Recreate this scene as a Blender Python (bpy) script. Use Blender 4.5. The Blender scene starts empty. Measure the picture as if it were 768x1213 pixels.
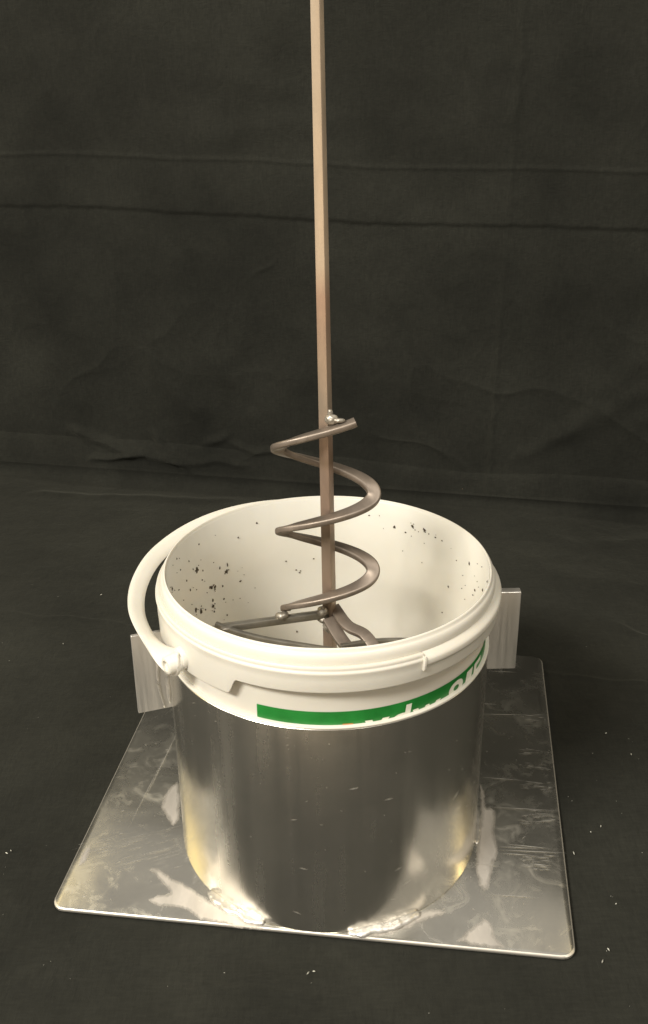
import bpy, bmesh, math, random
import numpy as np
from mathutils import Vector, Matrix, noise
R = math.radians
random.seed(7)
scn = bpy.context.scene
C = scn.collection

# ------------------------------------------------------------------ camera
CAM_F, CAM_D, CAM_H, CAM_YAW, CAM_PITCH, CAM_ROLL = 1222.9, .838, .736, -.0033, .4317, -.0087
cd = bpy.data.cameras.new('camera'); cam = bpy.data.objects.new('camera', cd); C.objects.link(cam)
fwd = Vector((math.sin(CAM_YAW)*math.cos(CAM_PITCH), math.cos(CAM_YAW)*math.cos(CAM_PITCH), -math.sin(CAM_PITCH)))
rgt = Vector((math.cos(CAM_YAW), -math.sin(CAM_YAW), 0)); up = rgt.cross(fwd)
c_, s_ = math.cos(CAM_ROLL), math.sin(CAM_ROLL)
r2 = rgt*c_ + up*s_; u2 = up*c_ - rgt*s_
m = Matrix((r2, u2, -fwd)).transposed().to_4x4(); m.translation = Vector((0, -CAM_D, CAM_H))
cam.matrix_world = m
cd.sensor_fit = 'VERTICAL'; cd.sensor_height = 36; cd.sensor_width = 36
cd.lens = CAM_F/1213*36; cd.clip_start = .02; cd.clip_end = 60
scn.camera = cam

# ------------------------------------------------------------------ light
w = bpy.data.worlds.new('World'); scn.world = w; w.use_nodes = True
bg = w.node_tree.nodes['Background']; bg.inputs[0].default_value = (1, .93, .82, 1); bg.inputs[1].default_value = .33
def area(name, loc, target, sx, sy, power, col):
    l = bpy.data.lights.new(name, 'AREA'); l.shape = 'RECTANGLE'; l.size = sx; l.size_y = sy
    l.energy = power; l.color = col
    o = bpy.data.objects.new(name, l); C.objects.link(o); o.location = loc
    o.rotation_euler = (Vector(target)-Vector(loc)).to_track_quat('-Z', 'Y').to_euler()
    return o
area('ceiling_lamp', (-1.5, -1.7, 2.3), (0, .1, 0), 1.0, .45, 84, (1, .945, .86))
area('ceiling_lamp', (1.0, -1.0, 2.5), (0, .1, 0), 1.2, .5, 14, (1, .945, .86))
area('window_lamp', (-2.3, -.42, 2.05), (0, 0, .1), .24, 1.2, 9, (1, .95, .85))
area('yellow_reflection_fill', (-3.0, .75, 2.4), (0, 0, .1), 1.8, 1.1, 10, (1, .76, .28))  # added lamp, gives the cylinder its yellow reflection on the left
area('yellow_reflection_fill', (2.8, .6, 2.4), (0, 0, .1), .5, 1.1, 6.5, (1, .76, .34))  # added likewise for the narrower yellow reflection on the right
scn.view_settings.view_transform = 'Standard'; scn.view_settings.look = 'None'
scn.view_settings.exposure = 0.48; scn.view_settings.gamma = 1
scn.render.engine = 'CYCLES'

# ------------------------------------------------------------------ materials
def mat(name, col, rough=.5, metal=0., **kw):
    m = bpy.data.materials.new(name); m.use_nodes = True
    b = m.node_tree.nodes['Principled BSDF']
    b.inputs['Base Color'].default_value = (*col, 1); b.inputs['Roughness'].default_value = rough
    b.inputs['Metallic'].default_value = metal
    for k, v in kw.items(): b.inputs[k.replace('_', ' ')].default_value = v
    return m, m.node_tree, b
def N(t, kind, **kw):
    n = t.nodes.new(kind)
    for k, v in kw.items():
        if k in n.inputs.keys(): n.inputs[k].default_value = v
        else: setattr(n, k, v)
    return n
def coords(t, scale=(1, 1, 1)):
    tc = N(t, 'ShaderNodeTexCoord'); mp = N(t, 'ShaderNodeMapping'); mp.inputs['Scale'].default_value = scale
    t.links.new(tc.outputs['Object'], mp.inputs[0]); return mp.outputs[0]
def noise_tex(t, scale, detail=4, vec=None, rough=.55, dist=0.):
    n = N(t, 'ShaderNodeTexNoise'); n.inputs['Scale'].default_value = scale; n.inputs['Detail'].default_value = detail
    n.inputs['Roughness'].default_value = rough; n.inputs['Distortion'].default_value = dist
    if vec is not None: t.links.new(vec, n.inputs['Vector'])
    return n.outputs['Fac']
def ramp(t, fac, stops):
    r = N(t, 'ShaderNodeValToRGB'); e = r.color_ramp.elements
    while len(e) < len(stops): e.new(.5)
    for i, (p, c) in enumerate(stops):
        e[i].position = p; e[i].color = (c, c, c, 1) if isinstance(c, (int, float)) else (*c, 1)
    t.links.new(fac, r.inputs[0]); return r.outputs[0]
def bump(t, b, h, strength, dist):
    n = N(t, 'ShaderNodeBump'); n.inputs['Strength'].default_value = strength; n.inputs['Distance'].default_value = dist
    t.links.new(h, n.inputs['Height'])
    prev = b.inputs['Normal'].links
    if prev: t.links.new(prev[0].from_socket, n.inputs['Normal'])
    t.links.new(n.outputs[0], b.inputs['Normal'])
def mathn(t, op, a, b_):
    n = N(t, 'ShaderNodeMath', operation=op)
    for i, v in enumerate((a, b_)):
        if isinstance(v, (int, float)): n.inputs[i].default_value = v
        else: t.links.new(v, n.inputs[i])
    return n.outputs[0]

# black cotton cloth
CLOTH, t, b = mat('black_cloth', (.03, .03, .024), .95)
b.inputs['Sheen Weight'].default_value = .07; b.inputs['Sheen Roughness'].default_value = .5
b.inputs['Sheen Tint'].default_value = (.75, .75, .6, 1); b.inputs['Specular IOR Level'].default_value = .15
v = coords(t)
c1 = ramp(t, noise_tex(t, 5, 6, v), [(.3, (.0115, .0117, .0092)), (.7, (.0235, .0236, .0185))])
c2 = ramp(t, mathn(t, 'MULTIPLY', mathn(t, 'ADD', noise_tex(t, 1, 2, coords(t, (420, 70, 70))), noise_tex(t, 1, 2, coords(t, (70, 420, 420)))), .5), [(.35, .84), (.65, 1.18)])
mw = N(t, 'ShaderNodeMix', data_type='RGBA', blend_type='MULTIPLY'); mw.inputs[0].default_value = 1; mw.clamp_result = False
t.links.new(c1, mw.inputs[6]); t.links.new(c2, mw.inputs[7]); t.links.new(mw.outputs[2], b.inputs['Base Color'])
v1 = coords(t, (900, 60, 60)); v2 = coords(t, (60, 900, 900))
wv = mathn(t, 'ADD', noise_tex(t, 1, 2, v1), noise_tex(t, 1, 2, v2))
bump(t, b, wv, .35, .0006)
bump(t, b, noise_tex(t, 38, 7, v, .7, .8), 6e-1, .0035)

# white polypropylene
PLASTIC, t, b = mat('white_plastic', (.80, .755, .64), .34)
b.inputs['Subsurface Weight'].default_value = .12; b.inputs['Subsurface Radius'].default_value = (.006, .004, .002)
b.inputs['Subsurface Scale'].default_value = 1.0
v = coords(t)
t.links.new(ramp(t, noise_tex(t, 14, 5, v), [(.3, (.665, .63, .545)), (.7, (.71, .68, .60))]), b.inputs['Base Color'])
t.links.new(ramp(t, noise_tex(t, 30, 5, v), [(.3, .28), (.75, .45)]), b.inputs['Roughness'])
bump(t, b, noise_tex(t, 60, 3, v), .08, .001)

GREEN, t, b = mat('green_print', (.012, .19, .028), .35)
v = coords(t)
t.links.new(ramp(t, noise_tex(t, 60, 4, v), [(.3, (.010, .16, .022)), (.7, (.016, .23, .035))]), b.inputs['Base Color'])
PRINT, t, b = mat('white_print', (.78, .78, .66), .4)
ORANGE, t, b = mat('orange_print', (.55, .22, .06), .4)

# rolled aluminium sheet of the cylinder
ALU, t, b = mat('rolled_aluminium', (.62, .585, .51), .2, .955)
v = coords(t); vs = coords(t, (3, 3, 40))
sm = noise_tex(t, 9, 7, v, .6, .8)
fine = noise_tex(t, 8, 3, vs)
rr = mathn(t, 'ADD', mathn(t, 'ADD', ramp(t, sm, [(.3, .15), (.75, .23)]), ramp(t, noise_tex(t, 55, 5, coords(t, (1, 1, .03))), [(.35, -.0), (.7, .10)])), mathn(t, 'MULTIPLY', fine, .03))
t.links.new(rr, b.inputs['Roughness'])
t.links.new(ramp(t, noise_tex(t, 16, 6, v, .6, 1.), [(.3, (.74, .71, .64)), (.7, (.82, .79, .72))]), b.inputs['Base Color'])
bump(t, b, noise_tex(t, 45, 3, coords(t, (1, 1, .03))), .05, .0015)
bump(t, b, noise_tex(t, 900, 2, coords(t, (.03, .03, 1))), .05, .0002)
bump(t, b, noise_tex(t, 6, 1.5, coords(t, (1, 1, .4))), .2, .004)


# base plate sheet: hand smudges and oxide blotches
PLATE, t, b = mat('smudged_aluminium_sheet', (.62, .60, .54), .25, .94)
v = coords(t)
big = noise_tex(t, 9, 8, v, .6, .6); med = noise_tex(t, 34, 6, v, .65, 1.2)
blot = ramp(t, med, [(.52, 0.), (.68, 1.)])
rr = mathn(t, 'ADD', ramp(t, big, [(.35, .15), (.66, .32)]), mathn(t, 'MULTIPLY', blot, .15))
t.links.new(rr, b.inputs['Roughness'])
mx = N(t, 'ShaderNodeMix', data_type='RGBA')
t.links.new(mathn(t, 'MULTIPLY', blot, .6), mx.inputs[0])
t.links.new(ramp(t, big, [(.3, (.52, .505, .455)), (.7, (.68, .665, .605))]), mx.inputs[6]); mx.inputs[7].default_value = (.74, .72, .65, 1)
t.links.new(mx.outputs[2], b.inputs['Base Color'])
bump(t, b, noise_tex(t, 6, 2, v), .15, .003)
bump(t, b, noise_tex(t, 260, 3, coords(t, (.08, 1, 1))), .05, .0004)

TABM, t, b = mat('brushed_aluminium', (.64, .615, .565), .40, .72)
v = coords(t, (1, 1, .05))
t.links.new(ramp(t, noise_tex(t, 300, 3, v), [(.3, .30), (.7, .5)]), b.inputs['Roughness'])
bump(t, b, noise_tex(t, 300, 3, v), .1, .0005)
bump(t, b, noise_tex(t, 20, 3, coords(t)), .15, .002)
GROUND, t, b = mat('ground_aluminium', (.78, .73, .66), .5, .6)
at = N(t, 'ShaderNodeAttribute'); at.attribute_name = 'feather'
st = noise_tex(t, 120, 5, coords(t, (1, .35, 1)), .7)
t.links.new(ramp(t, mathn(t, 'ADD', at.outputs['Fac'], mathn(t, 'MULTIPLY', st, .9)), [(.42, 0.), (1.02, .92)]), b.inputs['Alpha'])
v = coords(t); t.links.new(ramp(t, noise_tex(t, 70, 5, coords(t, (1, .3, 1))), [(.3, (.66, .62, .56)), (.7, (.84, .79, .72))]), b.inputs['Base Color'])
bump(t, b, noise_tex(t, 200, 4, coords(t)), .25, .0006)
WELD, t, b = mat('weld_metal', (.72, .69, .63), .38, .8)
bump(t, b, noise_tex(t, 260, 4, coords(t)), .6, .0012)
SCRATCH, t, b = mat('scratched_bare_metal', (.95, .92, .85), .45, .8)
EDGE, t, b = mat('cut_edge_metal', (.70, .66, .58), .45, .8)

def steel(name, c0, c1, r0, r1, metal=.85, sc=30):
    M, t, b = mat(name, c0, r0, metal)
    v = coords(t, (1, 1, .25)); n = noise_tex(t, sc, 6, v, .6, .8)
    t.links.new(ramp(t, n, [(.3, c0), (.7, c1)]), b.inputs['Base Color'])
    t.links.new(ramp(t, noise_tex(t, sc*2, 4, v), [(.3, r0), (.7, r1)]), b.inputs['Roughness'])
    bump(t, b, noise_tex(t, 140, 5, coords(t)), .2, .0006)
    return M, t, b
SHAFT, t, b = steel('bare_rust_tinted_steel', (.40, .335, .265), (.60, .505, .40), .32, .52, .5)
# brown, reddish and pale tint in bands along the shaft
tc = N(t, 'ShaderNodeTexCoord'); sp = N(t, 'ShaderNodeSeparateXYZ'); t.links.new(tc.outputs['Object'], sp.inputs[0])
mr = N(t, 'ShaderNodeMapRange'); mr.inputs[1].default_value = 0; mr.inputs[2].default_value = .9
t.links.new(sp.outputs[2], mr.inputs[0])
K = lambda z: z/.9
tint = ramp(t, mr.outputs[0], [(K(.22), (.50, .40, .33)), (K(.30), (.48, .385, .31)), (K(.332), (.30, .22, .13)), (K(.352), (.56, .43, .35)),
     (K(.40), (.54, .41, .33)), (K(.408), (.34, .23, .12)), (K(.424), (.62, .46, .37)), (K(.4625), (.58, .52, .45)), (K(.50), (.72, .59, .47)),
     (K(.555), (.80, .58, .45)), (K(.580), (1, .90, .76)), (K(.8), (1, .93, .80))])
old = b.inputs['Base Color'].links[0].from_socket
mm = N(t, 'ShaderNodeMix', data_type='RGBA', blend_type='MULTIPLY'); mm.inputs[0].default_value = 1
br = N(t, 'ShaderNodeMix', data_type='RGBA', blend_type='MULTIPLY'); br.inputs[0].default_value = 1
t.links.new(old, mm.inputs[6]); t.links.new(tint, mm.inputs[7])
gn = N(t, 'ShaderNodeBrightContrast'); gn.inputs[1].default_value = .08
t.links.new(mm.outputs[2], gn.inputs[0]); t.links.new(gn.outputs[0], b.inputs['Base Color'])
SPIRAL, t, b = steel('brown_forged_steel', (.17, .14, .112), (.30, .25, .205), .38, .58, .7)
MILD, t, b = steel('grey_mill_steel', (.26, .24, .20), (.38, .355, .30), .3, .5)
SWELD, t, b = steel('steel_weld', (.28, .255, .21), (.42, .385, .33), .38, .58, .8, 80)
DARK, t, b = mat('dried_dark_dirt', (.065, .048, .028), .8)
LINT, t, b = mat('pale_lint', (.55, .54, .46), .9)

# ------------------------------------------------------------------ object helpers
def link(name, me, m=None, parent=None, smooth=True):
    o = bpy.data.objects.new(name, me); C.objects.link(o)
    if m: me.materials.append(m)
    if smooth: me.polygons.foreach_set('use_smooth', [True]*len(me.polygons))
    if parent: o.parent = parent
    return o
def from_bm(name, bm, m, parent=None, smooth=False, auto=None):
    bmesh.ops.recalc_face_normals(bm, faces=bm.faces)
    me = bpy.data.meshes.new(name); bm.to_mesh(me); bm.free()
    o = link(name, me, m, parent, smooth or auto is not None)
    if auto is not None: me.set_sharp_from_angle(angle=R(auto))
    return o
def pyd(name, vs, fs, m, parent=None, auto=None, smooth=False):
    me = bpy.data.meshes.new(name); me.from_pydata([tuple(x) for x in vs], [], fs); me.update()
    bm = bmesh.new(); bm.from_mesh(me); bpy.data.meshes.remove(me)
    return from_bm(name, bm, m, parent, smooth, auto)
def thing(name, label, cat, loc=(0, 0, 0)):
    o = bpy.data.objects.new(name, None); C.objects.link(o); o.location = loc
    o.empty_display_size = .05; o['label'] = label; o['category'] = cat; return o
def revolve(prof, n, close=True):
    """prof(theta) -> list of (r, z); closed loop profile swept round the z axis"""
    vs = []; L = None
    for i in range(n):
        th = 2*math.pi*i/n; p = prof(th); L = len(p)
        vs += [(r*math.cos(th), r*math.sin(th), z) for r, z in p]
    fs = []
    for i in range(n):
        a = i*L; c = ((i+1) % n)*L
        for j in range(L if close else L-1):
            k = (j+1) % L
            fs.append((a+j, c+j, c+k, a+k))
    return vs, fs
def sweep(path, frames, sect, cap=True, closed=False):
    """sect(i) -> list of (a, b) coordinates in frame (A, B) at path point i"""
    vs = []; L = None
    for i, p in enumerate(path):
        A, B = frames[i]; s = sect(i); L = len(s)
        vs += [p + A*a + B*b_ for a, b_ in s]
    fs = []
    n = len(path)
    for i in range(n-1):
        for j in range(L):
            k = (j+1) % L
            fs.append((i*L+j, i*L+k, (i+1)*L+k, (i+1)*L+j))
    if cap: fs.append(tuple(range(L))); fs.append(tuple(range((n-1)*L, n*L))[::-1])
    return vs, fs
def rrect(w_, h_, r, k=3):
    pts = []
    for cx, cy, a0 in ((w_/2-r, h_/2-r, 0), (-w_/2+r, h_/2-r, 90), (-w_/2+r, -h_/2+r, 180), (w_/2-r, -h_/2+r, 270)):
        for i in range(k+1):
            a = R(a0+90*i/k); pts.append((cx+r*math.cos(a), cy+r*math.sin(a)))
    return pts
def catmull(P, n):
    P = [Vector(p) for p in P]; Q = [P[0]*2-P[1]]+P+[P[-1]*2-P[-2]]; out = []
    for i in range(1, len(Q)-2):
        for k in range(n):
            t = k/n; a, b_, c, d = Q[i-1:i+3]
            out.append(.5*((2*b_)+(c-a)*t+(2*a-5*b_+4*c-d)*t*t+(3*b_-a-3*c+d)*t**3))
    out.append(P[-1]); return out
def blob(name, pts, rad, m, parent, seed=0, squash=1., rough=.3, sub=3, freq=90):
    """lumpy weld run: one closed skin grown along pts"""
    path = catmull(pts, 10) if len(pts) > 2 else [Vector(pts[0]).lerp(Vector(pts[1]), i/14) for i in range(15)]
    n = len(path); vs = []; K_ = 14
    for i, p in enumerate(path):
        T = (path[min(i+1, n-1)]-path[max(i-1, 0)]).normalized()
        A = T.cross(Vector((0, 0, 1)));  A = A.normalized() if A.length > .01 else Vector((1, 0, 0)); B = A.cross(T)
        e = i/(n-1); prof = max(.05, (1-abs(2*e-1)**3.5))**.5
        for j in range(K_):
            a = 2*math.pi*j/K_
            q = A*math.cos(a)+B*math.sin(a)*squash
            rr = rad*prof*(1+rough*noise.noise((p+q*rad)*freq+Vector((seed*3.1, 0, 0)))+(.05*math.sin(i*1.9+seed)+.30*noise.noise((p+q*rad)*420+Vector((0, seed, 0))))*rough)
            vs.append(p+q*rr)
    fs = [(i*K_+j, i*K_+(j+1) % K_, (i+1)*K_+(j+1) % K_, (i+1)*K_+j) for i in range(n-1) for j in range(K_)]
    fs += [tuple(range(K_)), tuple(range((n-1)*K_, n*K_))[::-1]]
    return pyd(name, vs, fs, m, parent, smooth=True)

# ------------------------------------------------------------------ backdrop: black cloth hung behind and laid out over the floor
def make_cloth():
    ang = math.atan(-.2); ca, sa = math.cos(ang), math.sin(ang)
    TW = .85*math.cos(ang)              # wall distance in the cloth's own frame
    FZ = -.0060
    s = np.unique(np.concatenate([np.linspace(-1.9, -.8, 40), np.linspace(-.8, .75, 640), np.linspace(.75, 1.9, 40)]))
    tl = np.unique(np.concatenate([np.linspace(-.52, -.45, 5), np.linspace(-.45, TW-.0, 420), np.linspace(TW, TW+.12, 130), np.linspace(TW+.12, TW+1.0, 330), np.linspace(TW+1.0, TW+1.35, 30)]))
    S, T = np.meshgrid(s, tl)
    rng = np.random.RandomState(3)
    def fbm(X, Y, lam, seed):
        out = np.zeros_like(X); amp = 1
        r = np.random.RandomState(seed)
        for o in range(4):
            for k in range(5):
                a = r.rand()*2*math.pi; f = 2*math.pi/lam*(1.6**o)*(.7+.6*r.rand())
                out += amp*np.sin((X*math.cos(a)+Y*math.sin(a))*f + r.rand()*6.28 + 1.3*np.sin((Y*math.cos(a)-X*math.sin(a))*f*.6+r.rand()*6.28))
            amp *= .5
        return out/5
    # fillet radius between floor and wall: short
    rf = .030
    L0 = TW-rf; LA = rf*math.pi/2
    Y = np.where(T < L0, T, np.where(T < L0+LA, L0+rf*np.sin((T-L0)/rf), TW))
    Z = np.where(T < L0, 0, np.where(T < L0+LA, rf-rf*np.cos((T-L0)/rf), rf+(T-L0-LA)))
    ny = np.where(T < L0, 0, np.where(T < L0+LA, -np.sin(np.clip((T-L0)/rf, 0, 1.5708)), -1.))
    nz = np.where(T < L0, 1, np.where(T < L0+LA, np.cos(np.clip((T-L0)/rf, 0, 1.5708)), 0.))
    h = np.zeros_like(S)
    h += np.exp(-(Z/.09)**2)*np.clip((T-L0+.10)/.10, 0, 1)*.010*fbm(S, S*0, .5, 51)
    wall = np.clip((Z-.01)/.05, 0, 1); floor = np.clip((L0-T)/.04, 0, 1)
    h += wall*.0035*fbm(S, Z, .55, 1)*np.clip((Z)/.2, .2, 1) + wall*.0009*fbm(S, Z, .13, 2)
    rid = lambda X, Y, lam, sd: np.exp(-np.abs(fbm(X, Y, lam, sd))*9)*np.clip(fbm(X, Y, lam*2.2, sd+40)*1.4, 0, 1)
    low = np.clip((.50-Z)/.30, .15, 1)
    h += wall*low*(.0036*rid(S*.8+Z*.5, Z-S*.3, .42, 31)+.0024*rid(S*.6-Z*.7, Z+S*.4, .30, 33)+.0013*rid(S, Z, .16, 35))
    h += floor*(.0010*rid(S, T, .38, 37)+.0005*rid(S, T, .15, 39))
    h += floor*(.0011*np.abs(fbm(S, T, .35, 5)) + .0004*fbm(S, T, .09, 6))
    sm = lambda x: 1/(1+np.exp(-np.clip(x, -40, 40)))
    wob = .003*fbm(S, S*0, .35, 8)
    # ---- horizontal pleat on the wall: lower edge sags proud and drops back sharply
    zu = .559+.012*np.clip(-(S+.1)/.45, 0, 1)+wob; zl = .474+.014*np.clip(-(S+.1)/.45, 0, 1)**1.2+wob*.6+.0012*fbm(S, S*0, .05, 12)
    f = np.clip((zu-Z)/(zu-zl), 0, 1)
    h += wall*((.0042+.0010*fbm(S, S*0, .2, 21))*f**.7*sm((Z-zl)/.0011)) - wall*.0004*np.exp(-((Z-zl+.003)/.004)**2)
    h += wall*.0026*np.exp(-((Z-zu)/.0028)**2)
    # ---- fold just above the floor
    zf = .066+.004*fbm(S, S*0, .4, 14)+.012*np.clip(-(S)/.5, 0, 1)
    h += np.clip(Z/.02, 0, 1)*.013*np.clip((zf-Z)/.05, 0, 1)**.6*sm((zf-Z)/.0016)
    # ---- vertical press crease right of the shaft
    sc = .118+.012*(Z-.3)+.002*fbm(Z, Z*0, .2, 15)
    h += wall*.0028*(np.exp(-((S-sc)/.005)**2)*(.4+.6*np.clip((.55-Z)/.5, 0, 1)))+wall*.004*sm((S-sc)/.004)*np.exp(-np.clip(S-sc, 0, 9)/.09)*np.clip((.50-Z)/.4, 0, 1)
    # ---- tucked hem line where wall cloth meets the floor cloth
    def gauss_line(x0, y0, x1, y1, A, wd, X, Yc, tail=.03):
        dx, dy = x1-x0, y1-y0; Ln = math.hypot(dx, dy)
        a = ((X-x0)*dx+(Yc-y0)*dy)/Ln; d = ((X-x0)*dy-(Yc-y0)*dx)/Ln
        d = d+.004*np.sin(a*37+x0*9)+.002*np.sin(a*91)
        e = np.clip(a/tail, 0, 1)*np.clip((Ln-a)/tail, 0, 1)
        return A*e*np.exp(-(d/wd)**2)
    # diagonal wrinkles, lower wall
    for (x0, z0, x1, z1, A, wd) in [(-.66, .09, -.40, .035, .009, .009), (-.50, .10, -.38, .0, .010, .009), (-.40, .07, -.34, .11, .007, .008), (-.52, .05, -.30, .045, .007, .007), (-.35, .085, -.10, .05, .007, .006), (-.62, .03, -.50, .06, .012, .006),
            (-.50, .24, -.38, .12, .004, .016), (-.42, .30, -.30, .16, .003, .02), (.20, .12, .42, .26, .005, .018), (.26, .20, .50, .40, .004, .02), (.15, .08, .30, .20, .004, .014), (.33, .16, .52, .26, .004, .016),
            (-.30, .38, -.24, .42, .002, .004), (-.25, .20, -.15, .22, .002, .02), (.40, .35, .52, .52, .003, .02), (-.38, .60, -.12, .63, .004, .02), (-.35, .70, -.2, .66, .003, .02), (.12, .60, .125, .78, .0025, .008)]:
        h += wall*gauss_line(x0, z0, x1, z1, A, wd, S, Z)
    # wrinkles on the floor cloth
    Tf = T
    for (x0, y0, x1, y1, A, wd) in [(-.70, .74, -.30, .79, .004, .012), (-.30, .66, -.20, .76, .006, .016), (-.26, .74, -.12, .69, .005, .014),
            (.20, .60, .55, .56, .002, .025), (.30, .475, .42, .40, .0030, .005), (.18, .33, .60, .30, .0022, .0035), (-.60, .34, -.16, .34, .0016, .003), (.30, .10, .36, -.14, .0018, .02),
            (-.45, -.213, .50, -.213, .0014, .0035), (-.40, -.17, -.10, -.19, .001, .01), (.22, .70, .50, .76, .003, .020)]:
        h += floor*gauss_line(x0, y0, x1, y1, A, wd, S, Tf)
    Yc = Y + ny*h; Zc = Z + nz*h + FZ
    # the hem dips into the gap at the foot of the wall
    X = ca*S - sa*Yc; Yw = sa*S + ca*Yc
    # the plate stays on top of the cloth
    co = np.stack([X, Yw, Zc], -1)
    under = (np.abs(X) < .30) & (Yw < .40) & (Yw > -.25)
    co[..., 2] = np.where(under, np.minimum(co[..., 2], -.0046), co[..., 2])
    n0, n1 = S.shape
    idx = np.arange(n0*n1).reshape(n0, n1)
    q = np.stack([idx[:-1, :-1], idx[:-1, 1:], idx[1:, 1:], idx[1:, :-1]], -1).reshape(-1, 4)
    me = bpy.data.meshes.new('backdrop_cloth')
    me.vertices.add(n0*n1); me.vertices.foreach_set('co', co.reshape(-1))
    me.loops.add(q.size); me.loops.foreach_set('vertex_index', q.reshape(-1).astype(np.int32))
    me.polygons.add(len(q)); me.polygons.foreach_set('loop_start', np.arange(0, q.size, 4, dtype=np.int32))
    me.update(calc_edges=True)
    me.polygons.foreach_set('use_smooth', np.ones(len(q), bool))
    o = bpy.data.objects.new('backdrop_cloth', me); C.objects.link(o); me.materials.append(CLOTH)
    o['kind'] = 'structure'
    o['label'] = 'creased black cloth hanging behind the bucket and spread over the floor'
make_cloth()
FLOOR, t, b = mat('brown_floor', (.20, .165, .12), .5)
t.links.new(ramp(t, noise_tex(t, 3, 5, coords(t, (1, 8, 1))), [(.3, (.34, .28, .20)), (.7, (.44, .37, .27))]), b.inputs['Base Color'])
fl = pyd('floor', [(-3, -3, -.02), (3, -3, -.02), (3, 3, -.02), (-3, 3, -.02)], [(0, 1, 2, 3)], FLOOR)
fl['kind'] = 'structure'; fl['label'] = 'brown room floor under and in front of the black cloth'

# ------------------------------------------------------------------ aluminium stand: plate, cylinder, tabs, welds
stand = thing('aluminium_stand', 'square scratched aluminium base plate with welded open cylinder holding the bucket', 'stand')
PC, PYAW, PW, PD, PT = (.0086, .0935), -.1285, .4812, .488, .0042
cp, sp_ = math.cos(PYAW), math.sin(PYAW)
def plate_pt(u, v, z=0.): return Vector((PC[0]+cp*u-sp_*v, PC[1]+sp_*u+cp*v, z))
out = rrect(PW, PD, .013, 8)
rings = [(-.0007, -PT), (0, -PT+.0007), (0, -.0013), (-.0013, 0)]
vs = []; K_ = len(out)
for off, z in rings:
    for x, y in out:
        kx = (PW/2+off)/(PW/2); ky = (PD/2+off)/(PD/2); vs.append(plate_pt(x*kx, y*ky, z))
fs = [(a*K_+j, a*K_+(j+1) % K_, (a+1)*K_+(j+1) % K_, (a+1)*K_+j) for a in range(3) for j in range(K_)]
fs += [tuple(range(K_))[::-1], tuple(range(3*K_, 4*K_))]
plate = pyd('base_plate', vs, fs, PLATE, stand, auto=50)
plate.data.materials.append(EDGE)
for p in plate.data.polygons:
    if abs(p.normal.z) < .9: p.material_index = 1

RC, HC = .15, .2240
prof = [(RC, .0012), (RC, HC-.0006), (RC-.0006, HC), (RC-.0024, HC), (RC-.003, HC-.0006), (RC-.003, .0012)]
vs, fs = revolve(lambda th: [(r*(1+.0012*math.sin(2*th+.6)*(z/.22)), z) for r, z in prof], 256)
pyd('cylinder', vs, fs, ALU, stand, auto=40)

# lifting tabs
def tab(p0, p1, z0, z1, th):
    p0 = Vector(p0); p1 = Vector(p1); d = (p1-p0).normalized(); nrm = Vector((d.y, -d.x, 0))
    if nrm.y > 0: nrm = -nrm
    bm = bmesh.new()
    vv = [bm.verts.new((p0 if i in (0, 1) else p1) + nrm*(0 if i in (0, 3) else -th) + Vector((0, 0, z))) for z in (z0, z1) for i in range(4)]
    for f in ((0, 1, 2, 3), (4, 5, 6, 7), (0, 1, 5, 4), (1, 2, 6, 5), (2, 3, 7, 6), (3, 0, 4, 7)): bm.faces.new([vv[i] for i in f])
    bmesh.ops.recalc_face_normals(bm, faces=bm.faces)
    bmesh.ops.bevel(bm, geom=list(bm.edges), offset=.0011, segments=3, affect='EDGES', profile=.6)
    return from_bm('tab', bm, TABM, stand, auto=35)
tab((-.1455, -.0185, 0), (-.1800, -.0300, 0), .155, .2400, .004)
tab((.1440, .0290, 0), (.1862, .0300, 0), .163, .250, .009)
blob('weld_bead', [(-.1515, -.0195, .158), (-.1520, -.0195, .20), (-.1515, -.0195, .224)], .0028, WELD, stand, 4, 1, .35)
blob('weld_bead', [(-.1560, -.0230, .157), (-.1600, -.0240, .185), (-.1575, -.0235, .222)], .0012, WELD, stand, 5, 1, .35)
blob('weld_bead', [(.1520, .0285, .166), (.1520, .0285, .20), (.1515, .0285, .224)], .0024, WELD, stand, 6, 1, .3)
def arc(a0, a1, r, z, n=5): return [(r*math.cos(R(a0+(a1-a0)*i/(n-1))), r*math.sin(R(a0+(a1-a0)*i/(n-1))), z) for i in range(n)]
def foot_weld(a0, a1, seed, rad=.0052, r=.1520): blob('weld_bead', arc(a0, a1, r, .0012), rad, WELD, stand, seed, .50, .38, freq=110)
foot_weld(-139, -113.5, 1, .0064); foot_weld(-84, -57, 2, .0066); foot_weld(-15, 10, 3, .0035); foot_weld(158, 178, 7, .004)
blob('weld_bead', arc(60, 80, .1525, .0012), .005, WELD, stand, 8, .8, .5, freq=150)
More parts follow.
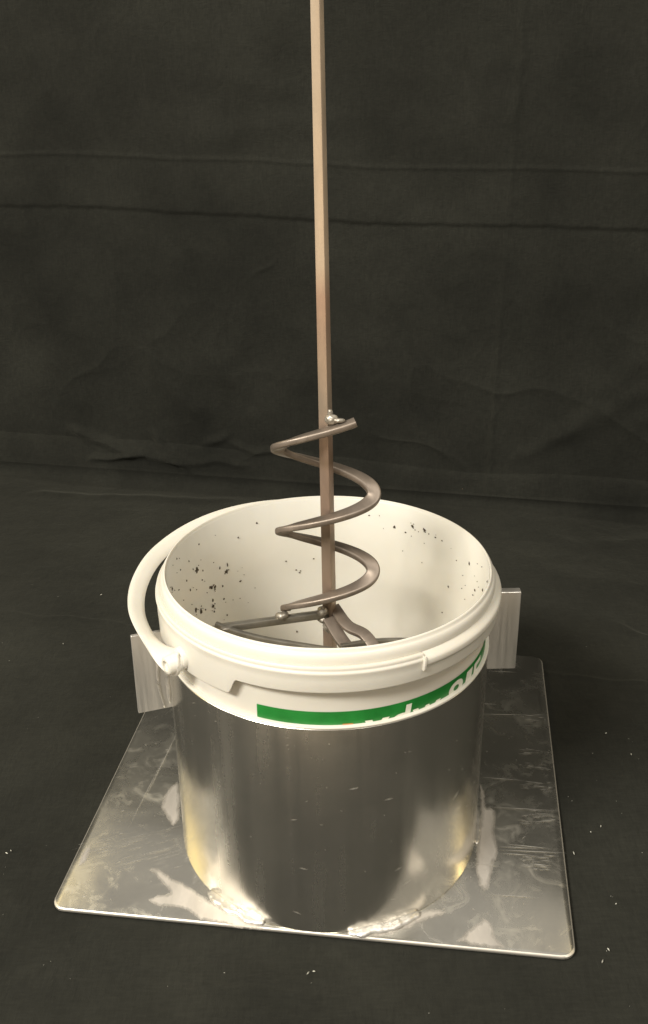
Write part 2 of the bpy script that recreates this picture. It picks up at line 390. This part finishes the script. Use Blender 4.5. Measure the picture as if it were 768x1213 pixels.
# fine seam of the cylinder foot
# ground patches beside the welds (roughened by the grinder)
def patch(pts, seed=0, z=.0003, m=GROUND, name='grinding_mark', jag=.12):
    P = catmull([(x, y, z) for x, y in pts]+[(pts[0][0], pts[0][1], z)], 6)[:-1]
    c = sum(P, Vector())/len(P)
    P = [p+(p-c)*jag*noise.noise(p*130+Vector((seed, 0, 0))) for p in P]
    q = np.array([(p.x, p.y) for p in P]); q2 = np.roll(q, -1, 0)
    st_ = .0011
    gx = np.arange(q[:, 0].min()-st_, q[:, 0].max()+2*st_, st_); gy = np.arange(q[:, 1].min()-st_, q[:, 1].max()+2*st_, st_)
    X, Y = np.meshgrid(gx, gy)
    ins = np.zeros(X.shape, bool); dist = np.full(X.shape, 9.)
    for (x0, y0), (x1, y1) in zip(q, q2):
        cr = ((y0 > Y) != (y1 > Y)) & (X < (x1-x0)*(Y-y0)/((y1-y0) if abs(y1-y0) > 1e-9 else 1e-9)+x0); ins ^= cr
        tt = np.clip(((X-x0)*(x1-x0)+(Y-y0)*(y1-y0))/max((x1-x0)**2+(y1-y0)**2, 1e-12), 0, 1)
        dist = np.minimum(dist, np.hypot(X-x0-tt*(x1-x0), Y-y0-tt*(y1-y0)))
    keep = ins & (np.hypot(X, Y) > RC+.0004)
    idx = -np.ones(X.shape, int); idx[keep] = np.arange(keep.sum())
    quads = [tuple(c_) for c_ in np.stack([idx[:-1, :-1], idx[:-1, 1:], idx[1:, 1:], idx[1:, :-1]], -1).reshape(-1, 4) if min(c_) >= 0]
    me = bpy.data.meshes.new(name)
    me.from_pydata([(float(a_), float(b_), z) for a_, b_ in zip(X[keep], Y[keep])], [], quads); me.update()
    at_ = me.attributes.new('feather', 'FLOAT', 'POINT'); at_.data.foreach_set('value', np.clip(dist[keep]/.0085, 0, 1).astype(np.float32))
    return link(name, me, m, stand, False)
from math import sqrt
_o = Vector((0, -CAM_D, CAM_H))
def px(x, y, z=0.):        # measured points of the photograph laid on a real horizontal plane
    X = (x-384)/CAM_F; Yp = -(y-606.5)/CAM_F
    X, Yp = c_*X-s_*Yp, s_*X+c_*Yp
    d = fwd+rgt*X+up*Yp; q = _o+d*((z-_o.z)/d.z); return (q.x, q.y)
GR = [[(174, 1030), (186, 1028), (206, 1040), (228, 1052), (250, 1066), (285, 1084), (306, 1094), (312, 1102), (270, 1098), (236, 1089), (215, 1077), (188, 1074), (176, 1066), (190, 1060), (200, 1058), (188, 1044)],
      [(428, 1106), (450, 1098), (478, 1086), (500, 1078), (522, 1077), (526, 1084), (505, 1091), (480, 1102), (455, 1110), (432, 1112)],
      [(568, 930), (574, 938), (578, 958), (588, 960), (587, 985), (591, 1010), (586, 1026), (582, 1046), (574, 1056), (566, 1048), (563, 1020), (566, 985), (569, 960)],
      [(196, 940), (204, 930), (212, 925), (214, 950), (213, 972), (203, 978), (196, 966), (190, 955)],
      [(540, 1116), (552, 1102), (566, 1094), (574, 1086), (584, 1096), (588, 1110), (600, 1124), (570, 1122)],
      [(96, 1012), (101, 1004), (108, 1001), (108, 1010), (101, 1022), (92, 1026)]]
for i, g in enumerate(GR): patch([px(*p) for p in g], i, .00025+.00003*i)
# scratches and scuffs on the sheet
def strips(segs, name, m, z, wid):
    vs = []; fs = []
    for (a, b_, w_) in segs:
        a = Vector((*a, z)); b2 = Vector((*b_, z)); d = (b2-a); n = Vector((-d.y, d.x, 0)).normalized()*w_
        k = len(vs); vs += [a, a.lerp(b2, .5)-n, b2, a.lerp(b2, .5)+n]; fs.append((k, k+1, k+2, k+3))
    me = bpy.data.meshes.new(name); me.from_pydata([tuple(v_) for v_ in vs], [], fs); me.update()
    o = link(name, me, m, stand, False); o['kind'] = 'stuff'; return o
sg = []
def sline(x0, y0, x1, y1, w_=.0004): sg.append((px(x0, y0), px(x1, y1), w_))
for l in [(568, 921, 622, 925), (574, 956, 662, 961), (590, 1003, 640, 1006), (588, 1007, 672, 1011), (592, 1011, 634, 1014), (598, 1000, 655, 1006), (556, 833, 590, 835), (578, 795, 613, 797), (560, 846, 640, 848),
          (580, 1060, 640, 1064), (560, 1023, 590, 1026)]:
    sline(*l, .00045)
for i in range(150):
    x = random.uniform(612, 652); band = random.choice([850, 856, 908, 930, 934, 964, 969, 975, 1016, 1022, 1027, 890])
    y = band+random.uniform(-4, 4); L = random.uniform(3, 20); x1 = min(x+L, 645+(y-834)*.109)
    if x1 > x: sline(x, y, x1, y+L*.06, random.uniform(.0001, .0003))
for i in range(40):
    x = random.uniform(85, 205); y = random.uniform(985, 1035); L = random.uniform(6, 50)
    if x+L < 222: sline(x, y+(160-x)*.1, x+L, y+(160-x)*.1-L*.28, random.uniform(.00008, .00022))
for i in range(110):
    x = random.uniform(80, 675); y = random.uniform(880, 1130)
    q = px(x, y); v_ = Vector((q[0]-PC[0], q[1]-PC[1], 0)); v_.rotate(Matrix.Rotation(-PYAW, 3, 'Z'))
    if abs(v_.x) < PW/2-.012 and abs(v_.y) < PD/2-.012:
        a = random.uniform(0, 3.14); L = random.uniform(.001, .006)
        sg.append((q, (q[0]+L*math.cos(a), q[1]+L*math.sin(a)), random.uniform(.0001, .0004)))
sline(168, 955, 215, 858, .0003); sline(150, 985, 196, 895, .0002)
strips(sg, 'scratches', SCRATCH, .0006, 0)

vs = []; fs = []
for i in range(60):
    a0 = R(random.uniform(-165, -12)); z0 = random.uniform(.01, .215); L_ = random.choice([.001, .002, .003, .008])*random.uniform(.5, 1.5); sl = random.gauss(0, .35)
    w_ = random.uniform(.00006, .00018); r_ = RC+.0004; k0 = len(vs)
    for da, dz in ((0, 0), (.5, -w_), (1, 0), (.5, w_)): vs.append((r_*math.cos(a0+da*L_/r_), r_*math.sin(a0+da*L_/r_), z0+da*L_*sl+dz))
    fs.append((k0, k0+1, k0+2, k0+3))
sc_ = pyd('scratches', vs, fs, SCRATCH, stand); sc_['kind'] = 'stuff'

# ------------------------------------------------------------------ bucket
bucket = thing('plastic_bucket', 'white plastic bucket with green printed band standing inside the metal cylinder, handle folded back', 'bucket')
bz = lambda z: .1362+(.1468-.1362)*(z/.2265)
prof = [(bz(0)-.004, .0015), (bz(.01), .004), (bz(.12), .12), (.1466, .2255), (.1468, .2800), (.1470, .2960),
        (.1466, .2982), (.1461, .2975), (.1449, .2255), (bz(.12)-.0016, .12), (bz(.01)-.0016, .0075), (bz(0)-.006, .0045)]
vs, fs = revolve(lambda th: prof, 220)
n = len(vs); L = len(prof)
vs.append((0, 0, .0015)); vs.append((0, 0, .0045))
for i in range(220):
    j = (i+1) % 220; fs.append((i*L, j*L, n)); fs.append((i*L+L-1, j*L+L-1, n+1))
# close profile loop is between last and first point: drop it, the two discs carry the bottom
fs = [f for f in fs if not (len(f) == 4 and {f[0] % L, f[2] % L} == {L-1, 0})]
pyd('bucket_body', vs, fs, PLASTIC, bucket, auto=50)

# collar ring that sits on the cylinder's edge
prof2 = [(.1462, .2243), (.1500, .2244), (.1505, .2249), (.1505, .2258), (.1499, .2264), (.1462, .2266)]
vs, fs = revolve(lambda th: prof2, 200); pyd('collar', vs, fs, PLASTIC, bucket, auto=60)

def sstep(x, a, b_): t_ = max(0, min(1, (x-a)/(b_-a))); return t_*t_*(3-2*t_)
def rim_prof(th):
    d = math.degrees(th); d = d-360 if d > 180 else d
    low = .2636
    for c in (-142.5, 37.5):                 # deeper aprons round the two handle pivots
        e = abs((d-c+180) % 360-180)
        low = min(low, .2636-.0150*(1-sstep(e, 20.5, 24)))
    tear = sstep(d, -61.2, -60.2)*(1-sstep(d, 18, 19.5))      # pull-off strip segment
    pts = [(.1466, .2830), (.1467, .2970), (.1470, .2992), (.1476, .3004), (.1484, .3003), (.1491, .2990), (.1494, .2972), (.1503, .2966), (.1513, .2955), (.1521, .2935), (.1525, .2905),
           (.1524, .2878), (.1522, .2868)]
    if tear < .5:
        pts += [(.1540, .2874), (.1553, .2876), (.1560, .2868), (.1562, .2850), (.1559, .2840), (.1563, .2833), (.1571, .2826), (.1572, .2812), (.1568, .2800)]
    else:
        pts += [(.1540, .2856), (.1560, .2842), (.1572, .2832), (.1581, .2822), (.1584, .2812), (.1585, .2800), (.1586, .2780), (.1582, .2768), (.1570, .2762)]
    pts += [(.1563, .2740), (.1562, low+.0010), (.1560, low+.0003), (.1555, low), (.1549, low+.0003), (.1547, low+.001), (.1550, .2780), (.1475, .2815)]
    return pts
vs, fs = revolve(rim_prof, 900); pyd('rim', vs, fs, PLASTIC, bucket, auto=55)
# little upright stop where the tear strip begins
a = R(-60.6); er = Vector((math.cos(a), math.sin(a), 0)); et = Vector((-math.sin(a), math.cos(a), 0))
path = [er*.1572+Vector((0, 0, z)) for z in (.2722, .2740, .2830, .2848)]
vs, fs = sweep(path, [(er, et)]*4, lambda i: rrect(.0042 if i in (1, 2) else .002, .0026, .0006)); pyd('stop', vs, fs, PLASTIC, bucket, auto=40)

# handle pivots + handle
AX = R(-142.5); u = Vector((math.cos(AX), math.sin(AX), 0)); wv_ = Vector((math.cos(AX-math.pi/2), math.sin(AX-math.pi/2), 0))
wv_ = Vector((-.609, .793, 0))
half = [(.1640, -.0085, .2560), (.1645, .000, .2572), (.1655, .022, .2590), (.1630, .052, .2625), (.1530, .085, .2665), (.132, .118, .271), (.100, .147, .276), (.060, .166, .280), (.020, .175, .282)]
full = half+[(-a_, b_, c2) for a_, b_, c2 in half[::-1]]
path = catmull([u*a_+wv_*b_+Vector((0, 0, c2)) for a_, b_, c2 in full], 8)
npt = len(path); frames = []
for i, p in enumerate(path):
    T = (path[min(i+1, npt-1)]-path[max(i-1, 0)]).normalized()
    o_ = Vector((T.y, -T.x, 0)).normalized()
    if o_.dot(Vector((p.x, p.y, 0))) < 0: o_ = -o_
    e = min(i, npt-1-i)/16.; k = sstep(e, 0, 1.5)
    til = R(88-118*k)            # at the pivots the strip stands on edge, further on it leans outwards
    A = (o_*math.cos(til)-Vector((0, 0, 1))*math.sin(til)).normalized(); B = T.cross(A).normalized()
    frames.append((A, B))
def hsect(i):
    e = min(i, npt-1-i); W = .0160+.0060*(1-sstep(e, 6, 20))
    if e < 8: W *= max(.25, sqrt(1-((8-e)/8.3)**2))
    pts = []
    for k in range(9):
        x = -W/2+W*k/8; pts.append((x, .0021-.0015*(abs(2*x/W))**3))
    for k in range(9):
        x = W/2-W*k/8; pts.append((x, -.0021+.0008*(abs(2*x/W))**3))
    return pts
from math import sqrt
vs, fs = sweep(path, frames, hsect); handle = pyd('handle', vs, fs, PLASTIC, bucket, auto=60)
for sgn in (1, -1):
    c = u*sgn; side = Vector((-c.y, c.x, 0))
    def disc(r0, r1, x0, x1, zc, name, par, dish=0., segs=40):
        pr = [(0, x0), (r0, x0), (r1, x1-.0008), (r1-.0008, x1)] + ([(r1*.62, x1), (r1*.5, x1-dish), (0, x1-dish)] if dish else [(0, x1)])
        vs_ = []; fs_ = []
        for k in range(segs):
            a_ = 2*math.pi*k/segs
            for r_, x_ in pr: vs_.append(c*x_+side*(math.cos(a_)*max(r_, 1e-5))+Vector((0, 0, zc+math.sin(a_)*max(r_, 1e-5))))
        L_ = len(pr)
        for k in range(segs):
            k2 = (k+1) % segs
            for j in range(L_-1): fs_.append((k*L_+j, k2*L_+j, k2*L_+j+1, k*L_+j+1))
        bm_me = pyd(name, vs_, fs_, PLASTIC, par, auto=50); return bm_me
    disc(.0105, .0098, .150, .1600, .2590, 'pivot_boss', bucket)
    disc(.0088, .0078, .1600, .1722, .2566, 'handle_eye', handle, .0048)

# green printed band and its lettering
def curved(x0, x1, z0, z1, r, name, m, parent, n=120):
    vs_ = []; 
    for i in range(n+1):
        a_ = R(x0+(x1-x0)*i/n)
        for z in (z0, z1): vs_.append((r*math.cos(a_), r*math.sin(a_), z))
    fs_ = [(2*i, 2*i+2, 2*i+3, 2*i+1) for i in range(n)]
    me = bpy.data.meshes.new(name); me.from_pydata(vs_, [], fs_); me.update(); return link(name, me, m, parent)
label = curved(-113.6, -4, .2002, .2394, .14705, 'printed_band', GREEN, bucket)
glyphs = []
def glyph(ch, a0, a1, zb, H, shear=.12):
    cu = bpy.data.curves.new('g', 'FONT'); cu.body = ch; cu.size = 1; cu.offset = .022; cu.resolution_u = 5
    ob = bpy.data.objects.new('g', cu); C.objects.link(ob); bpy.context.view_layer.update()
    me = bpy.data.meshes.new_from_object(ob.evaluated_get(bpy.context.evaluated_depsgraph_get()))
    bpy.data.objects.remove(ob); bpy.data.curves.remove(cu)
    xs = [v_.co.x for v_ in me.vertices]; x0, x1 = min(xs), max(xs)
    bm = bmesh.new(); bm.from_mesh(me); bpy.data.meshes.remove(me)
    for v_ in bm.verts: v_.co.x += shear*v_.co.y
    cap = .73
    for k in range(1, 14):
        xx = x0+(x1-x0+shear)*k/14
        bmesh.ops.bisect_plane(bm, geom=bm.verts[:]+bm.edges[:]+bm.faces[:], plane_co=(xx, 0, 0), plane_no=(1, 0, 0))
    for v_ in bm.verts:
        f_ = (v_.co.x-x0)/(x1-x0); a_ = R(a0+(a1-a0)*f_); z = zb+v_.co.y/cap*H
        v_.co = (.1474*math.cos(a_), .1474*math.sin(a_), z)
    glyphs.append(bm)
ZB, HH = .2140, .0226
for ch, a0, a1 in (('v', -79.4, -71.0), ('d', -70.4, -63.4), ('w', -62.6, -50.8), ('8', -47.4, -39.0), ('1', -38.0, -33.6), ('5', -32.2, -24.0)): glyph(ch, a0, a1, ZB, HH)
bm = bmesh.new()
for g in glyphs:
    me = bpy.data.meshes.new('t'); g.to_mesh(me); g.free(); bm.from_mesh(me); bpy.data.meshes.remove(me)
me = bpy.data.meshes.new('lettering'); bm.to_mesh(me); bm.free(); link('lettering', me, PRINT, label, False)
curved(-85.6, -82.2, .2060, .2277, .1474, 'printed_mark', ORANGE, label, 10)

# dried splashes inside the bucket
o_cam = _o
def inner_hit(x, y):
    X = (x-384)/CAM_F; Yp = -(y-606.5)/CAM_F; X, Yp = c_*X-s_*Yp, s_*X+c_*Yp
    d = fwd+rgt*X+up*Yp; r_ = .1446
    a_ = d.x**2+d.y**2; b_ = 2*(_o.x*d.x+_o.y*d.y); c2 = _o.x**2+_o.y**2-r_*r_
    D_ = b_*b_-4*a_*c2
    if D_ < 0: return None
    t_ = (-b_+sqrt(D_))/(2*a_); return _o+d*t_
vs = []; fs = []
def splat(x, y, rx, ry, seed):
    p = inner_hit(x, y)
    if p is None: return
    rr_ = bz(min(p.z, .2265))-.0021 if p.z < .2265 else .1447+(p.z-.2255)/.055*.0011
    a0 = math.atan2(p.y, p.x); k0 = len(vs); n_ = 11
    e = Vector((math.cos(a0), math.sin(a0), 0)); tt = Vector((-e.y, e.x, 0)); base = e*(rr_-.0006)+Vector((0, 0, p.z))
    vs.append(base-e*.0004)
    for j in range(n_):
        q = 2*math.pi*j/n_; k_ = 1+.75*noise.noise(Vector((math.cos(q)*1.3, math.sin(q)*1.3, seed*1.7)))
        vs.append(base+e*.0005+tt*(rx*k_*math.cos(q))+Vector((0, 0, ry*k_*math.sin(q))))
    for j in range(n_): fs.append((k0, k0+1+j, k0+1+(j+1) % n_))
big = [(234, 676, 2.2, 3.6), (269, 677, 2.6, 2.4), (270, 669, 1, 2.8), (261, 673, 1.2, 1.8), (205, 697, 1.8, 3.4), (203, 704, 1.6, 1.4), (251, 696, 2.4, 2), (255, 695, 2, 2), (264, 694, 1.2, 1.3), (241, 676, 1, 1.2),
       (232, 722, 2, 2.6), (238, 724, 2.3, 3.2), (243, 722, 1.2, 1.4), (252, 711, 1.4, 2), (252, 718, 2.2, 2), (265, 709, 1, 1.4), (226, 699, .9, 1.7), (211, 662, .8, 1.4), (225, 665, .7, 1.2), (285, 688, 1.5, 1.2), (237, 645, 1.2, 1.3), (305, 620, 1.3, 1.3), (283, 637, 1, 1),
       (467, 625, 1.6, 2), (488, 624, 1.8, 1.6), (502, 628, 2, 1.3), (480, 631, 1.3, 1), (515, 637, 1.5, 1), (523, 641, 1.2, .9), (555, 668, 1.6, 2.4), (577, 694, 1.8, 3.6), (562, 699, 1.6, 1.5), (571, 699, 1.4, 2), (576, 689, 1, 2), (531, 695, 1, 1.4), (525, 725, 1.2, 1),
       (351, 675, 1.2, .9), (356, 676, 1, .9), (339, 665, 1, 1), (372, 662, 1, .8), (351, 746, .9, 1.5), (215, 675, .8, 1.1), (222, 688, .7, 1.5), (240, 687, .8, 1), (198, 677, .8, 1.4), (268, 728, 1, 1.2), (560, 705, 1, 1), (398, 700, 1, .8), (437, 611, 1.2, .8), (430, 605, 1, .8), (355, 678, 1.5, .8)]
for i, (x, y, a_, b_) in enumerate(big):
    splat(x, y, a_*.00085, b_*.00085, i)
    if a_ > 1.7:
        for k in range(4): splat(x+random.gauss(0, 2.6), y+random.gauss(0, 2.6), random.uniform(.0004, .0010), random.uniform(.0004, .0013), i*7+k)
for i in range(60):
    side = random.random()
    x, y = (random.gauss(245, 26), random.gauss(690, 28)) if side < .5 else ((random.gauss(500, 35), random.gauss(640, 22)) if side < .75 else (random.gauss(562, 14), random.gauss(695, 22)))
    splat(x, y, random.uniform(.0002, .0006), random.uniform(.0002, .0007), 200+i)
sp_o = pyd('dried_splashes', vs, fs, DARK, bucket, smooth=True); sp_o['kind'] = 'stuff'

# ------------------------------------------------------------------ mixing paddle
mixer = thing('mixing_paddle', 'long steel mixing paddle with spiral and square shaft standing upright in the white bucket', 'mixer')
TL = math.tan(R(10))                # the paddle leans a little towards the front of the bucket
def axis(z): return Vector((.0020-.0100*max(0, z-.2)/.56*.62, .004-TL*(z-.25), z))
ra = R(-27.); A = Vector((math.cos(ra), math.sin(ra), 0)); B = Vector((-math.sin(ra), math.cos(ra), 0))
zs = [.0055]+[.05+.05*k for k in range(19)]
path = [axis(z) for z in zs]
def swid(i): return .0099*max(.66, min(1.03, 1-.60*(zs[i]-.25)))
vs, fs = sweep(path, [(A, B)]*len(zs), lambda i: rrect(swid(i), swid(i), .0007, 2)); pyd('shaft', vs, fs, SHAFT, mixer, auto=30)

# spiral: flat bar, clockwise downwards seen from above
P = []; F = []; n = 300; th0, th1 = 180, 1027
keys = [(180, .2490), (360, .2925), (540, .3370), (720, .3755), (900, .4215), (1027, .4495)]
kx = np.array([k[0] for k in keys]); kz = np.array([k[1] for k in keys])
raw = np.interp(np.linspace(th0-40, th1+40, 900), kx, kz)
ker = np.ones(60)/60; TH = np.linspace(th0-40, th1+40, 900)
raw = np.where(TH < th0, kz[0]+(TH-th0)*.00024, np.where(TH > th1, kz[-1]+(TH-th1)*.00022, raw)); sm_ = np.convolve(np.pad(raw, 30, mode='edge'), ker, 'same')[30:-30]
def centre(th):
    z = float(np.interp(th, TH, sm_)); rx = .0408; ry = .0145
    ry -= (ry-.0118)*sstep(th, 915, 985)
    a_ = R(th); ce = axis(z)
    return Vector((ce.x+rx*math.cos(a_), ce.y+ry*math.sin(a_), z)), Vector((rx*math.cos(a_), ry*math.sin(a_), 0)), a_
for i in range(n+1):
    th = th0+(th1-th0)*i/n; p, _r, a_ = centre(th); P.append(p)
    T = (centre(th+.5)[0]-centre(th-.5)[0]).normalized(); e = Vector((math.cos(a_), math.sin(a_)*.9, 0)).normalized(); til = R(2)
    A_ = (e-T*e.dot(T)).normalized(); B_ = T.cross(A_).normalized()
    A2 = A_*math.cos(til)+B_*math.sin(til)*(-1 if B_.z > 0 else 1); B2 = T.cross(A2).normalized()
    F.append((A2, B2))
vs, fs = sweep(P, F, lambda i: rrect(.0124-.0036*sstep(i, 270, 300)-.002*(1-sstep(i, 0, 25)), .0058, .0018, 3)); pyd('spiral', vs, fs, SPIRAL, mixer, auto=50)

def bar(name, pts, w_, h_, m, r_=.0012, upv=(0, 0, 1), nsub=8, twist=None):
    path = catmull(pts, nsub) if len(pts) > 2 else [Vector(pts[0]).lerp(Vector(pts[1]), i/4) for i in range(5)]
    fr = []
    for i, p in enumerate(path):
        T = (path[min(i+1, len(path)-1)]-path[max(i-1, 0)]).normalized()
        U = Vector(upv); A_ = T.cross(U).normalized(); B_ = A_.cross(T)
        if twist: q = R(twist(i/(len(path)-1))); A_, B_ = A_*math.cos(q)+B_*math.sin(q), B_*math.cos(q)-A_*math.sin(q)
        fr.append((A_, B_))
    vs_, fs_ = sweep(path, fr, lambda i: rrect(w_, h_, r_, 2)); return pyd(name, vs_, fs_, m, mixer, auto=40)
_n = Vector((0, -math.sin(R(10)), math.cos(R(10))))
def q3(x, y, h=.243):     # point on the paddle's own tilted cross-plane
    X = (x-384)/CAM_F; Yp = -(y-606.5)/CAM_F; X, Yp = c_*X-s_*Yp, s_*X+c_*Yp
    d = fwd+rgt*X+up*Yp; c = Vector((0, .004, h)); return tuple(_o+d*((c-_o).dot(_n)/d.dot(_n)))
bar('arm', [(.0, .003, .2435), q3(262, 744)], .0075, .0070, MILD)                       # square bar to the left
bar('ring_blade', [q3(256, 742), q3(283, 752, .242), q3(315, 760, .241), q3(350, 766, .240), q3(385, 771.5, .239), q3(430, 777, .238), q3(462, 778, .236)], .0050, .0095, MILD)
bar('arm', [(.001, -.004, .2420), q3(405, 758, .237), q3(422, 778, .229)], .0125, .0042, SPIRAL, twist=lambda t_: -8)
bar('arm', [(.006, .008, .2470), q3(412, 741, .246), q3(432, 752, .243), q3(447, 771, .237)], .0110, .0050, SPIRAL, twist=lambda t_: -18)
bar('ring_blade', [q3(404, 768, .238), q3(424, 764.5, .238), q3(450, 761.5, .238), q3(478, 761, .238), q3(500, 762, .236)], .0050, .0085, MILD)
bar('ring_blade', [(-.104, -.008, .236), (-.107, .02, .19), (-.095, .055, .14), (-.06, .075, .09), (0, .085, .04), (.0, .06, .02)], .012, .004, MILD)
bar('ring_blade', [(.058, -.055, .222), (.03, -.075, .18), (-.03, -.07, .12), (-.05, -.05, .06), (-.02, .02, .02)], .012, .004, MILD)
blob('weld', [q3(327, 729, .2465), q3(334, 730, .2485), q3(341, 727, .2475)], .0042, SWELD, mixer, 1, 1, .3)
def lump(c, r_, seed, sq=(1, 1, 1)):
    bm = bmesh.new(); bmesh.ops.create_icosphere(bm, subdivisions=4, radius=1)
    for v_ in bm.verts:
        k_ = r_*(1+.12*noise.noise(v_.co*2.2+Vector((seed*5, 0, 0)))+.05*noise.noise(v_.co*7))
        v_.co = Vector((v_.co.x*sq[0], v_.co.y*sq[1], v_.co.z*sq[2]))*k_+Vector(c)
    return from_bm('weld', bm, SWELD, mixer, True)
def at_y(x, y, yy):
    X = (x-384)/CAM_F; Yp = -(y-606.5)/CAM_F; X, Yp = c_*X-s_*Yp, s_*X+c_*Yp
    d = fwd+rgt*X+up*Yp; return _o+d*((yy-_o.y)/d.y)
lump(at_y(382, 724, -.0035), .0050, 2); lump(at_y(391, 742, -.0060), .0060, 3, (1.1, 1, 1)); lump(at_y(384, 733, .002), .0050, 4, (1.2, 1, .8))
lump(q3(268, 744, .2455), .0040, 9, (1.5, 1, .5))
# weld that ties the top turn to the shaft
yw = axis(.445).y
lump(at_y(393, 497, yw-.0075), .0046, 5, (1.25, .9, 1.0)); lump(at_y(391, 490, yw-.0062), .0032, 6, (.8, .8, 1.3)); lump(at_y(402, 498, yw-.011), .0024, 7, (2.0, .9, .8)); lump(at_y(389, 509, yw-.0065), .0028, 8, (1, .8, 1.2))

# ------------------------------------------------------------------ lint on the floor cloth
vs = []; fs = []
for i in range(55):
    if i < 14: x, y = [(718, 868), (748, 893), (730, 1070), (721, 1124), (714, 1138), (700, 985), (712, 978), (365, 1152), (372, 1150), (8, 1010), (13, 1007), (75, 762), (120, 704), (680, 1010)][i]; s0 = .0012
    else: x, y = random.choice([(random.uniform(690, 768), random.uniform(760, 1200)), (random.uniform(0, 150), random.uniform(640, 1190)), (random.uniform(100, 700), random.uniform(1150, 1210)), (random.uniform(640, 700), random.uniform(940, 1010))]); s0 = random.uniform(.00018, .0005)
    q = px(x, y, -.003); k0 = len(vs); a_ = random.uniform(0, 3.14)
    ex = Vector((math.cos(a_), math.sin(a_), 0))*s0*random.uniform(.8, 2.2); ey = Vector((-math.sin(a_), math.cos(a_), 0))*s0*.5
    c = Vector((q[0], q[1], -.0036)); vs += [c-ex, c-ey, c+ex, c+ey, c+Vector((0, 0, s0))]
    for j in range(4): fs.append((k0+j, k0+(j+1) % 4, k0+4))
lint = pyd('lint', vs, fs, LINT, None); lint['kind'] = 'stuff'; lint['label'] = 'tiny pale lint specks scattered on the black floor cloth'
